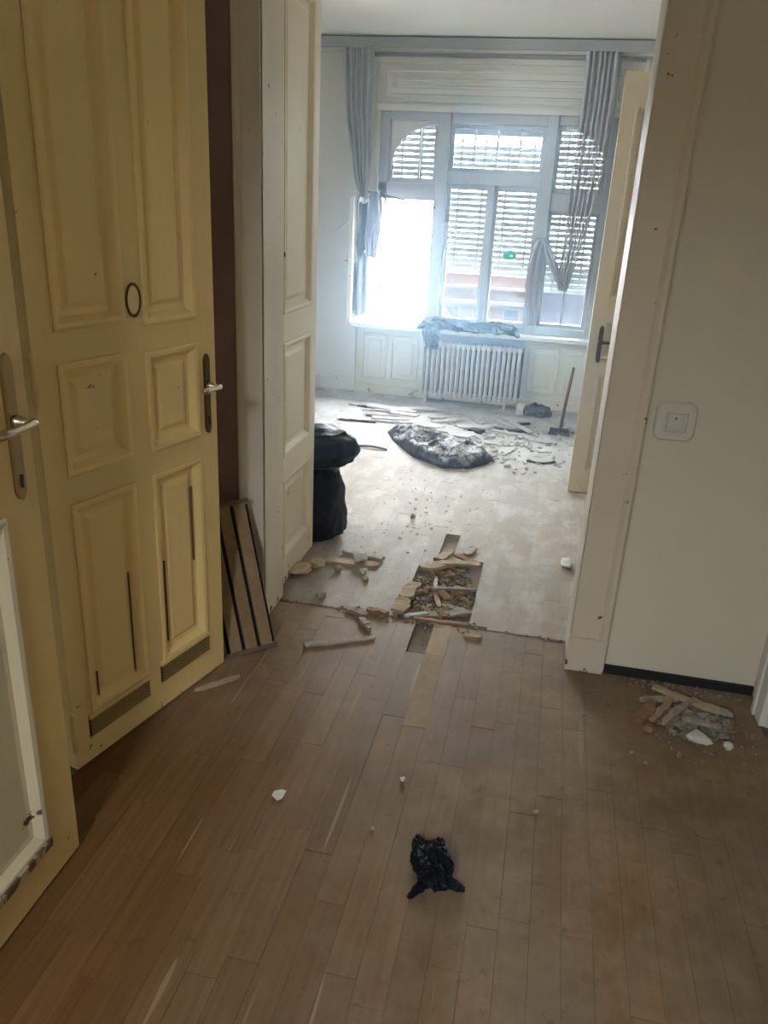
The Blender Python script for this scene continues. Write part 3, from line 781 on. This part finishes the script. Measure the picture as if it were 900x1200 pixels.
# flat rubbish sack in the middle of the room
def flat_sack():
    cx, cy = -.66, 5.06
    out = [(-1.06, 5.42), (-.98, 5.22), (-.78, 4.90), (-.56, 4.73), (-.40, 4.78), (-.25, 4.98), (-.32, 5.09), (-.52, 5.17), (-.78, 5.35), (-.95, 5.47)]
    n = 64; m = 22; rings = []
    def outline(t):
        t = t*len(out); i = int(t) % len(out); f = t-int(t); a = Vector(out[i]); b = Vector(out[(i+1) % len(out)]); return a.lerp(b, f)
    c = Vector((cx, cy))
    for side in (0, 1):
        js = range(0, m+1) if side == 0 else range(m-1, -1, -1)
        for j in js:
            s = j/m; ring = []
            for a in range(n):
                p = c.lerp(outline(a/n), max(s, .01)*(1+.03*nz((a*.7, 0, 0)) if s > .9 else max(s, .01)/max(s, .01)))
                p = c + (outline(a/n)-c)*max(s, .01)
                if side == 0: z = .002
                else:
                    dome = (1-s**6)
                    q = Vector((p.x, p.y, 0))
                    z = .006 + dome*(.050 + .048*(1-2*abs(noise.noise(q*6+Vector((3, 1, 0)))))*1 + .018*(1-2*abs(noise.noise(q*11)))) 
                    z = max(.006, z)
                ring.append((p.x-cx, p.y-cy, z))
            rings.append(ring)
    o = ob('rubbish_sack', G().rings(rings), 'dusty_bag', smooth=True, loc=(cx, cy, 0))
    thing(o, 'flat crumpled black sack dusted white in the middle of the room', 'sack')
flat_sack()

# crumpled black film on the hall floor
def crumple(loc):
    g = G()
    def lobe(c, ax, r, seed):
        bm2 = G(); bmesh.ops.create_icosphere(bm2.bm, subdivisions=4, radius=1)
        for v in bm2.bm.verts:
            p = v.co.copy(); k = 1 + .75*(1-2*abs(noise.noise(p*2.2+Vector((seed, 0, 0)))))*.55 + .25*(1-2*abs(noise.noise(p*5+Vector((seed, 2, 0)))))
            v.co = Vector((p.x*r[0]*k, p.y*r[1]*k, p.z*r[2]*k))
        rot = Matrix.Rotation(ax, 3, 'Z')
        vm = {}
        for v in bm2.bm.verts:
            q = rot @ v.co + Vector(c); q.z = max(.001, q.z); vm[v.index] = g.bm.verts.new(q)
        for f in bm2.bm.faces: g.bm.faces.new([vm[v.index] for v in f.verts])
        bm2.bm.free()
    lobe((0, .0, .02), math.radians(-60), (.052, .034, .026), 1)
    lobe((-.035, .035, .018), math.radians(-70), (.034, .014, .02), 5)
    lobe((.006, .048, .022), math.radians(80), (.024, .012, .018), 8)
    lobe((.035, -.030, .008), math.radians(-20), (.038, .012, .009), 13)
    lobe((-.012, -.052, .007), math.radians(62), (.042, .009, .008), 17)
    o = ob('crumpled_film', g, 'bag', smooth=False, loc=loc)
    thing(o, 'small crumpled scrap of shiny black plastic lying on the hall parquet', 'plastic scrap')
crumple((-.128, 1.525, .001))

# ------------------------------------------------------------------ slatted wooden panel leaning in the corner
sp = thing(em('slatted_panel', (-.93, 2.35, 0), math.radians(32)), 'brown slatted wooden panel leaning in the corner behind the cream door', 'wooden panel')
lean = Matrix.Rotation(math.radians(-19), 4, 'X') @ Matrix.Rotation(math.radians(-7), 4, 'Y')
SH = .54
for k in range(4):
    a = -.118 + k*.056
    o = ob('slat', G().box(a, a+.043, -.006, .014, .012, SH, lean), 'slat_wood', sp, bevel=.002)
ob('backing', G().box(-.116, .104, .015, .024, .014, SH-.01, lean), 'dark', sp)
ob('top_batten', G().box(-.10, .105, -.010, .030, SH-.002, SH+.012, lean), 'broom_wood', sp); ob('bottom_batten', G().box(-.12, .108, -.012, .028, .002, .016, lean), 'broom_wood', sp)

# ------------------------------------------------------------------ light switch
sw = thing(em('light_switch', (.420, PY0, .944)), 'white rounded square light switch on the cream wall', 'switch')
def rrect(wd, hd, r, y, n=6):
    pts = []
    for cx, cz, a0 in ((wd-r, hd-r, 0), (-(wd-r), hd-r, PI/2), (-(wd-r), -(hd-r), PI), (wd-r, -(hd-r), 1.5*PI)):
        for k in range(n+1):
            a = a0 + PI/2*k/n; pts.append((cx+r*math.cos(a), y, cz+r*math.sin(a)))
    return pts
ob('plate', G().rings([rrect(.064, .064, .030, 0), rrect(.064, .064, .030, -.006), rrect(.058, .058, .026, -.014), rrect(.036, .034, .008, -.015), rrect(.034, .032, .006, -.008)], cap1=True), 'plastic_white', sw, smooth=False)
ob('rocker', G().rings([rrect(.027, .026, .004, -.008), rrect(.026, .025, .004, -.016), rrect(.020, .019, .003, -.0185)]), 'plastic_white', sw)
ob('rocker_mark', G().lathe([(.004, -.0187), (.004, -.0197)], (0, 0, .012), 'Y', 10), 'brass', sw)

# ------------------------------------------------------------------ broom and bag by the right wall
br = thing(em('broom', (.155, 5.83, 0)), 'brown broom leaning upright near the far beige door', 'broom')
ob('handle', G().tube([(0, 0, .05), (.02, .09, .26), (.042, .19, .47)], .012, 10), 'broom_wood', br, smooth=True)
ob('head', G().box(-.075, .065, -.022, .022, .022, .052), 'iron', br, bevel=.006)
g = G()
for i in range(14):
    for j in range(4):
        xx = -.07+i*.0103; yy = -.017+j*.011; g.tube([(xx, yy, .024), (xx*1.12+random.uniform(-.004, .004), yy*1.4, .001)], .003, 4)
bo = ob('bristles', g, 'iron', br); bo['kind'] = 'stuff'
cbg = ob('rag_bundle', heap([(-.12, 0, .03), (-.09, 0, .045), (-.02, 0, .06), (.05, 0, .05), (.10, 0, .04), (.115, 0, .03)], [.01, .045, .06, .05, .045, .012], 21, 20, 26, .9), plastic('grey_rag', (.07, .075, .09), .8, .6, .2), loc=(-.03, 6.33, 0))
thing(cbg, 'dark grey rag bundle on the floor beside the radiator foot', 'rag')
cbw = ob('paper_bag', heap([(-.05, 0, .03), (-.03, 0, .045), (.02, 0, .05), (.04, 0, .03)], [.01, .05, .045, .01], 5, 16, 16, 1.1), 'plaster_bit', loc=(-.15, 6.34, 0))
thing(cbw, 'small pale crumpled bag between radiator and dark rag bundle', 'bag')
cw = ob('crumpled_bag', heap([(-.06, 0, .02), (-.03, 0, .04), (.03, 0, .035), (.06, 0, .02)], [.01, .045, .04, .01], 15, 16, 16, .9), 'dusty_white', loc=(.245, 5.95, 0))
thing(cw, 'pale crumpled wrapper on the floor right of the broom', 'wrapper')

# ------------------------------------------------------------------ demolition debris
def chunk(s, seed, flat=.6, sub=2):
    g = G(); bmesh.ops.create_icosphere(g.bm, subdivisions=sub, radius=1)
    for v in g.bm.verts:
        k = 1 + .5*nz(v.co, 1.6, seed) + .2*nz(v.co, 4, seed)
        v.co = Vector((v.co.x*s[0]*k, v.co.y*s[1]*k, max(-1, v.co.z)*s[2]*k))
    zm = min(v.co.z for v in g.bm.verts)
    for v in g.bm.verts: v.co.z -= zm
    return g
def splint(L, wd, th, seed, bend=0.0):
    """broken strip of wood with ragged ends, lying along +x from the origin's centre"""
    r = random.Random(seed); g = G(); n = 6; rings = []
    for i in range(n+1):
        t = i/n; x_ = (t-.5)*L; ww = wd/2*(1 - (.75*r.random() if i in (0, n) else .18*r.random())); z = bend*L*math.sin(t*PI)
        sh = (r.random()-.5)*wd*.25
        rings.append([(x_+ (r.random()-.5)*L*.05*(i in (0, n)), -ww+sh, z), (x_+(r.random()-.5)*L*.08*(i in (0, n)), ww+sh, z), (x_, ww+sh, z+th*(.7+.3*r.random())), (x_, -ww+sh, z+th*(.7+.3*r.random()))])
    return g.rings(rings)
def put(name, g, mat, loc, rz=0, tilt=0, roll=0, label='', cat='', group=None):
    o = ob(name, g, mat, loc=loc, rot=(roll, tilt, rz)); return thing(o, label, cat, group)

# torn-up patch at the threshold: loose blocks and slivers on the bare screed
A = math.radians
GT = 'loose wood at the torn patch of floor'
patch = [  # x, y, z, length, width, rz, tilt, mat, label
    (-.455, 3.00, .003, .15, .068, 84, 0, 'pale_wood', 'pale parquet block lifted at the left edge of the torn patch, farther of the two'),
    (-.462, 2.86, .003, .12, .066, 82, 1, 'pale_wood', 'pale parquet block at the left edge of the torn patch, nearer the threshold crack'),
    (-.37, 3.27, .012, .20, .055, 40, 4, 'pale_wood', 'broad pale splinter slanting up at the far left of the torn patch'),
    (-.29, 3.30, .016, .20, .036, 8, -4, 'pale_wood', 'curved tan strip at the far end of the torn patch'),
    (-.25, 3.36, .018, .15, .030, -25, 4, 'red_wood', 'reddish strip lying across the far right corner of the patch'),
    (-.36, 3.40, .006, .13, .05, 75, 0, 'pale_wood', 'pale block standing proud beyond the torn patch'),
    (-.25, 3.50, .004, .12, .045, 78, 0, 'grey_wood', 'greyish loose block at the farthest tip of the torn patch'),
    (-.27, 3.06, .010, .19, .022, 10, -2, 'grey_wood', 'thin grey stick lying straight across the middle of the patch'),
    (-.33, 2.96, -.004, .14, .024, 105, 4, 'pale_wood', 'short pale sliver pointing along the patch near its middle'),
    (-.36, 3.12, -.006, .12, .018, 95, 3, 'dusty_white', 'thin whitish sliver upright beside the far left splinter'),
    (-.29, 2.86, -.010, .20, .045, 18, -4, 'grey_wood', 'dusty board end half buried near the threshold crack'),
    (-.24, 2.92, -.010, .13, .035, -10, 3, 'grey_wood', 'dusty board end at the right rim of the torn patch'),
    (-.39, 2.82, -.006, .12, .020, 40, 5, 'dusty_white', 'whitish sliver at the near left corner of the torn patch'),
    (-.40, 3.05, -.008, .10, .020, 60, 5, 'pale_wood', 'small tan sliver in the left half of the torn patch'),
    (-.28, 2.785, -.004, .22, .020, 6, 1, 'red_wood', 'dark reddish strip along the threshold crack')]
for i, (x_, y_, z_, L, wd, rz, ti, mt, lb) in enumerate(patch):
    put('wood_block' if wd > .05 else 'wood_sliver', splint(L, wd, .012 if wd < .05 else .016, 50+i, .05 if 'curved' in lb else 0), mt, (x_, y_, z_), A(rz), A(ti), A(random.uniform(-6, 6)), lb, 'wood scrap', GT)
def crumbs(name, cx, cy, rx, ry, n, smin, smax, mat, z=0.0, seed=1, pileh=0.0):
    r = random.Random(seed); g = G()
    for i in range(n):
        a, d = r.uniform(0, 2*PI), math.sqrt(r.random()); x_, y_ = cx+rx*d*math.cos(a), cy+ry*d*math.sin(a)
        s = r.uniform(smin, smax)*(1.4-d*.7); zz = z + pileh*max(0, 1-d*d)*r.random()
        mx = Matrix.Translation((x_, y_, zz+s*.3)) @ Euler((r.uniform(-.5, .5), r.uniform(-.5, .5), r.uniform(0, PI))).to_matrix().to_4x4()
        g.box(-s*r.uniform(.5, 1.3), s*r.uniform(.5, 1.3), -s*.6, s*.6, -s*.4, s*.4, mx, s*.25)
    return ob(name, g, mat)
def stuff(o, label): o['kind'] = 'stuff'; o['label'] = label; return o
stuff(crumbs('wood_shavings', -.315, 3.05, .13, .32, 90, .005, .02, 'pale_wood', -.014, 6, .012), 'pale wood shavings strewn in the torn patch of floor')
stuff(crumbs('rubble', -.315, 3.05, .14, .33, 520, .004, .015, 'rubble', -.024, 5, .012), 'grey crumbs of screed and wood filling the torn patch of floor')
# line of dirt in the crack between the two floors
g = G(); r = random.Random(3)
for i in range(150):
    x_ = r.uniform(-.94, .19); s = r.uniform(.002, .006)
    if x_ > -.15 and r.random() < .75: continue
    y_ = 2.772+r.gauss(0, .006 if x_ < -.7 or x_ > -.15 else .022)
    g.box(x_-s, x_+s, y_-s, y_+s, -.012 if abs(y_-2.772) < .006 else 0, s, None, s*.4)
stuff(ob('grit', g, 'subfloor'), 'dark grit along the crack between hall and room floors')

loose = [
 ('wood_sliver', splint(.27, .030, .010, 1), 'grey_wood', (-.63, 2.52, 0), 29, 'long pale splinter lying in front of the threshold crack', 'wood scrap'),
 ('wood_stick', splint(.16, .016, .012, 2), 'pale_wood', (-.955, 2.135, .0), 48, 'tan stick on the floor below the slatted panel', 'wood scrap'),
 ('wood_stick', splint(.07, .024, .01, 3), 'pale_wood', (-.15, 2.70, 0), 5, 'short pale stick lying just right of the bare boards', 'wood scrap'),
 ('plaster_flake', chunk((.022, .026, .004), 44, sub=1), 'plaster_bit', (-.58, 1.68, 0), 20, 'whitish plaster flake alone on the hall floor left of the black scrap', 'plaster'),
 ('plaster_crumb', chunk((.008, .008, .006), 5), 'plaster_bit', (-.26, 1.83, 0), 0, 'tiny pale crumb on the hall floor beyond the black scrap', 'plaster'),
 ('wood_block', chunk((.055, .04, .022), 8), 'pale_wood', (-.95, 3.03, 0), 40, 'yellowish broken lump nearest the foot of the ivory leaf', 'wood scrap'),
 ('wood_block', chunk((.045, .03, .02), 9), 'pale_wood', (-.905, 3.12, 0), -10, 'yellowish broken lump between ivory leaf and bin bags', 'wood scrap'),
 ('plaster_crumb', chunk((.024, .02, .015), 10), 'grey_wood', (-.80, 2.835, 0), 0, 'grey crumb on the crack near the ivory leaf hinge', 'plaster'),
 ('wood_sliver', splint(.10, .034, .016, 11), 'grey_wood', (-.625, 2.755, 0), -20, 'stubby grey sliver on the crack left of the torn patch', 'wood scrap'),
 ('wood_sliver', splint(.09, .026, .018, 12), 'grey_wood', (-.57, 2.67, 0), -50, 'stubby grey sliver just in front of the crack', 'wood scrap'),
 ('wood_sliver', splint(.09, .03, .02, 13), 'red_wood', (-.545, 2.78, 0), -8, 'dark reddish sliver along the crack beside the torn patch', 'wood scrap'),
 ('wood_board', splint(.24, .055, .014, 14), 'pale_wood', (-.755, 3.20, .0), 4, 'pale broken board lying in front of the bin bags', 'wood scrap'),
 ('wood_board', splint(.20, .04, .014, 15), 'grey_wood', (-.73, 3.29, .004), -6, 'greyish strip lying behind the pale broken board by the bags', 'wood scrap'),
 ('wood_block', chunk((.035, .03, .02), 16), 'dusty_white', (-.72, 3.215, .013), 10, 'whitish lump resting on the pale broken board', 'wood scrap'),
 ('plaster_crumb', chunk((.022, .02, .014), 17), 'grey_wood', (-.80, 3.11, 0), 0, 'grey lump on the floor nearest the pale broken board', 'plaster'),
 ('plaster_crumb', chunk((.016, .014, .012), 18), 'plaster_bit', (-.685, 3.12, 0), 0, 'pale crumb right of the lumps before the bin bags', 'plaster'),
 ('plaster_crumb', chunk((.014, .012, .01), 19), 'grey_wood', (-.66, 3.06, 0), 0, 'small brown crumb nearest the viewer before the bin bags', 'plaster'),
 ('wood_chip', chunk((.012, .028, .014), 20), 'red_wood', (-.59, 3.84, 0), 0, 'lone dark chip on the dusty floor beyond the torn patch', 'wood scrap'),
 ('plaster_flake', chunk((.03, .04, .02), 21), 'plaster_bit', (.205, 3.48, 0), 0, 'white flake on the dusty floor beside the right doorway casing', 'plaster'),
 ('wood_stick', splint(.20, .018, .014, 22, .04), 'iron', (-1.07, 5.0, 0), -6, 'dark bent stick left of the flat sack', 'stick'),
 ('cable_end', G().tube([(-.09, .0, .006), (-.04, -.02, .008), (.02, -.015, .006), (.07, .02, .007), (.09, .05, .006)], .007, 8), 'iron', (.04, 5.08, 0), 0, 'short dark piece of cable curled on the dusty floor near the beige door', 'cable'),
]
for (nm, g, mt, lo, rz, lb, ct) in loose: put(nm, g, mt, lo, A(rz), 0, 0, lb, ct)

# white boards and scraps by the window
GW = 'pale boards and scraps before the radiator'
rw = [(-1.345, 5.66, .004, .30, .045, 4, 'dusty_white', 'pale board farthest left, nearest the viewer of the boards by the window'),
 (-1.10, 5.72, .02, .28, .06, 8, 'dusty_white', 'pale board overlapping right end of the nearest left board'),
 (-1.34, 6.10, .004, .36, .05, -4, 'dusty_white', 'pale board farthest back at the left of the boards'),
 (-1.15, 6.02, .020, .40, .07, -3, 'dusty_white', 'broad pale board in the middle of the back boards'),
 (-1.22, 5.90, .030, .28, .05, 10, 'dusty_white', 'tilted pale board on top of the left heap'),
 (-.98, 6.12, .014, .34, .06, 18, 'dusty_white', 'pale board angled towards the radiator foot'),
 (-1.02, 5.86, .030, .22, .08, -14, 'dusty_white', 'short broad scrap on top of the heap of boards'),
 (-.94, 5.72, .012, .20, .10, 30, 'dusty_white', 'square pale scrap behind the flat sack'),
 (-.80, 5.66, .014, .24, .12, -20, 'dusty_white', 'crumpled pale sheet touching the back of the flat sack'),
 (-.60, 5.58, .012, .34, .20, -32, 'dusty_white', 'wide pale sheet lying against the back of the flat sack'),
 (-.47, 5.72, .024, .24, .10, 12, 'dusty_white', 'pale scrap with a dark fold behind the flat sack'),
 (-.70, 5.86, .006, .20, .06, 40, 'dusty_white', 'narrow pale scrap between heap and radiator'),
 (-.28, 6.02, .010, .44, .055, -52, 'dusty_white', 'long pale strip slanting from the radiator towards the room'),
 (-.16, 5.90, .022, .40, .040, -56, 'dusty_white', 'second long pale strip slanting over the first near the radiator'),
 (-.15, 6.06, .006, .16, .04, 20, 'dusty_white', 'short pale piece between slanting strips and dark rags'),
 (-.24, 5.72, .004, .20, .05, -8, 'dusty_white', 'short pale strip nearest the viewer by the slanting strips')]
for i, (x_, y_, z_, L, wd, rz, mt, lb) in enumerate(rw):
    put('scrap_board', splint(L, wd, .014, 200+i), mt, (x_, y_, z_), A(rz), A(random.uniform(-2, 2)), A(random.uniform(-3, 3)), lb, 'board', GW)
for i, (x_, y_, L, rz) in enumerate([(-1.33, 5.63, .28, 3), (-1.20, 5.80, .22, -8), (-1.30, 6.07, .30, -5), (-1.02, 5.98, .2, 12), (-.45, 5.66, .12, -30), (-.40, 5.69, .12, 30), (-.22, 5.80, .22, -4), (-.10, 5.82, .12, -50), (-.12, 6.02, .12, 40)]):
    lb = ('dark stick lying in front of the nearest left pale board', 'dark stick in the middle of the left pile of pale boards', 'long dark stick along the farthest left pale board', 'dark stick poking out between the middle boards',
          'left arm of the dark vee behind the flat sack', 'right arm of the dark vee behind the flat sack', 'dark stick across the near end of the slanting strips', 'short dark stick right of the slanting strips', 'short dark stick in front of the dark rag bundle')[i]
    put('dark_stick', splint(L, .022, .018, 300+i), 'iron', (x_, y_, .0), A(rz), 0, 0, lb, 'stick', 'dark sticks among the pale scraps')
stuff(crumbs('plaster_dust_crumbs', -.35, 5.5, .62, .8, 300, .005, .024, 'dusty_white', 0, 9), 'small pale crumbs scattered around the flat sack')
stuff(crumbs('plaster_grains', -.55, 3.9, .45, .9, 150, .002, .006, 'dusty_white', 0, 10), 'fine pale grains on the dusty floor past the doorway')

fk = [(-.50, 5.52, 20), (-.30, 5.42, -30), (-.15, 5.48, 60), (-.08, 5.66, 10), (-.38, 5.86, 45), (.02, 5.60, -15), (-.62, 5.98, 5), (-.78, 5.98, 30), (-.20, 5.24, 70), (.05, 5.36, 15)]
fw = ('touching the back edge of the sack', 'just right of the sack', 'second to the right of the sack', 'below the slanting strips', 'left of the slanting strips', 'nearest the broom head', 'in front of the radiator middle', 'in front of the radiator left half', 'nearest the viewer right of the sack', 'left of the curled cable')
for i, (x_, y_, rz) in enumerate(fk):
    put('plaster_flake', splint(.11+.03*(i % 3), .07, .010, 500+i), 'dusty_white', (x_, y_, .001), A(rz), 0, 0, 'flat white plaster flake ' + fw[i], 'plaster', 'white plaster flakes around the sack')

# rubble heap at the foot of the cream wall
GR = 'rubble heap at the cream wall'
stuff(crumbs('rubble', .62, 2.36, .13, .10, 420, .004, .013, 'rubble', 0, 21, .02), 'brown and grey rubble crumbs heaped at the cream wall')
stuff(crumbs('rubble_dust', .62, 2.33, .20, .19, 200, .0015, .005, 'rubble', 0, 22), 'fine grit spread around the rubble heap')
rp = [(.46, 2.36, .006, .15, .042, 62, 'red_wood', 'broad reddish slat at the left end of the rubble heap'),
 (.51, 2.37, .016, .15, .026, 58, 'pale_wood', 'pale slat second from the left on the rubble heap'),
 (.545, 2.355, .018, .14, .022, 56, 'pale_wood', 'pale slat third from the left on the rubble heap'),
 (.58, 2.40, .026, .14, .018, 50, 'grey_wood', 'grey slat leaning over the middle of the rubble heap'),
 (.60, 2.46, .018, .22, .030, -24, 'pale_wood', 'long yellowish strip along the back of the rubble heap'),
 (.68, 2.43, .020, .14, .03, -30, 'grey_wood', 'grey strip at the back right of the rubble heap'),
 (.52, 2.45, .010, .14, .025, 10, 'grey_wood', 'thin grey strip behind the slats of the rubble heap'),
 (.63, 2.33, .022, .12, .022, -10, 'grey_wood', 'greenish grey strip lying across the front of the rubble heap')]
for i, (x_, y_, z_, L, wd, rz, mt, lb) in enumerate(rp):
    put('wood_strip', splint(L, wd, .012, 400+i), mt, (x_, y_, z_), A(rz), A(random.uniform(-8, 3)), A(random.uniform(-5, 5)), lb, 'wood scrap', GR)
put('plaster_chunk', chunk((.036, .026, .018), 31), 'plaster_bit', (.612, 2.25, .0), A(-15), 0, 0, 'white plaster chunk at the front of the rubble heap', 'plaster', GR)
put('plaster_chunk', chunk((.026, .018, .014), 33), 'red_wood', (.462, 2.265, .0), A(10), 0, 0, 'small pinkish lump at the near left of the rubble heap', 'plaster', GR)
put('plaster_chunk', chunk((.016, .014, .012), 34), 'plaster_bit', (.70, 2.24, .0), A(40), 0, 0, 'small white crumb at the right front of the rubble heap', 'plaster', GR)
put('plaster_chunk', chunk((.018, .02, .016), 35), 'grey_wood', (.72, 2.36, .0), 0, 0, 0, 'grey lump at the right end of the rubble heap', 'plaster', GR)
stuff(crumbs('wall_dirt', .60, 2.55, .24, .035, 160, .002, .007, 'rubble', 0, 25), 'grey dirt along the black strip at the wall foot')
for i, (x_, y_) in enumerate([(.40, 2.14), (.26, 2.30), (-.30, 1.62), (.12, 1.80), (.44, 2.10)]):
    put('grit_crumb', chunk((.008, .007, .005), 60+i, sub=1), 'grey_wood', (x_, y_, 0), 0, 0, 0, ('dark crumb on the parquet in front of the rubble heap', 'dark crumb on the parquet left of the rubble heap', 'dark crumb nearest the black plastic scrap', 'dark crumb alone in the middle of the hall parquet', 'dark crumb right of its twin in front of the rubble heap')[i], 'crumb', 'stray crumbs on the hall parquet')

# ------------------------------------------------------------------ haze added in the window room, standing for lens glare
hz = ob('glare_haze', G().box(RX0-.04, XR-.01, PY1+.02, YW-.18, .03, H-.02), haze_mat(.036))
stuff(hz, 'bluish haze added in the air of the window room for lens glare')
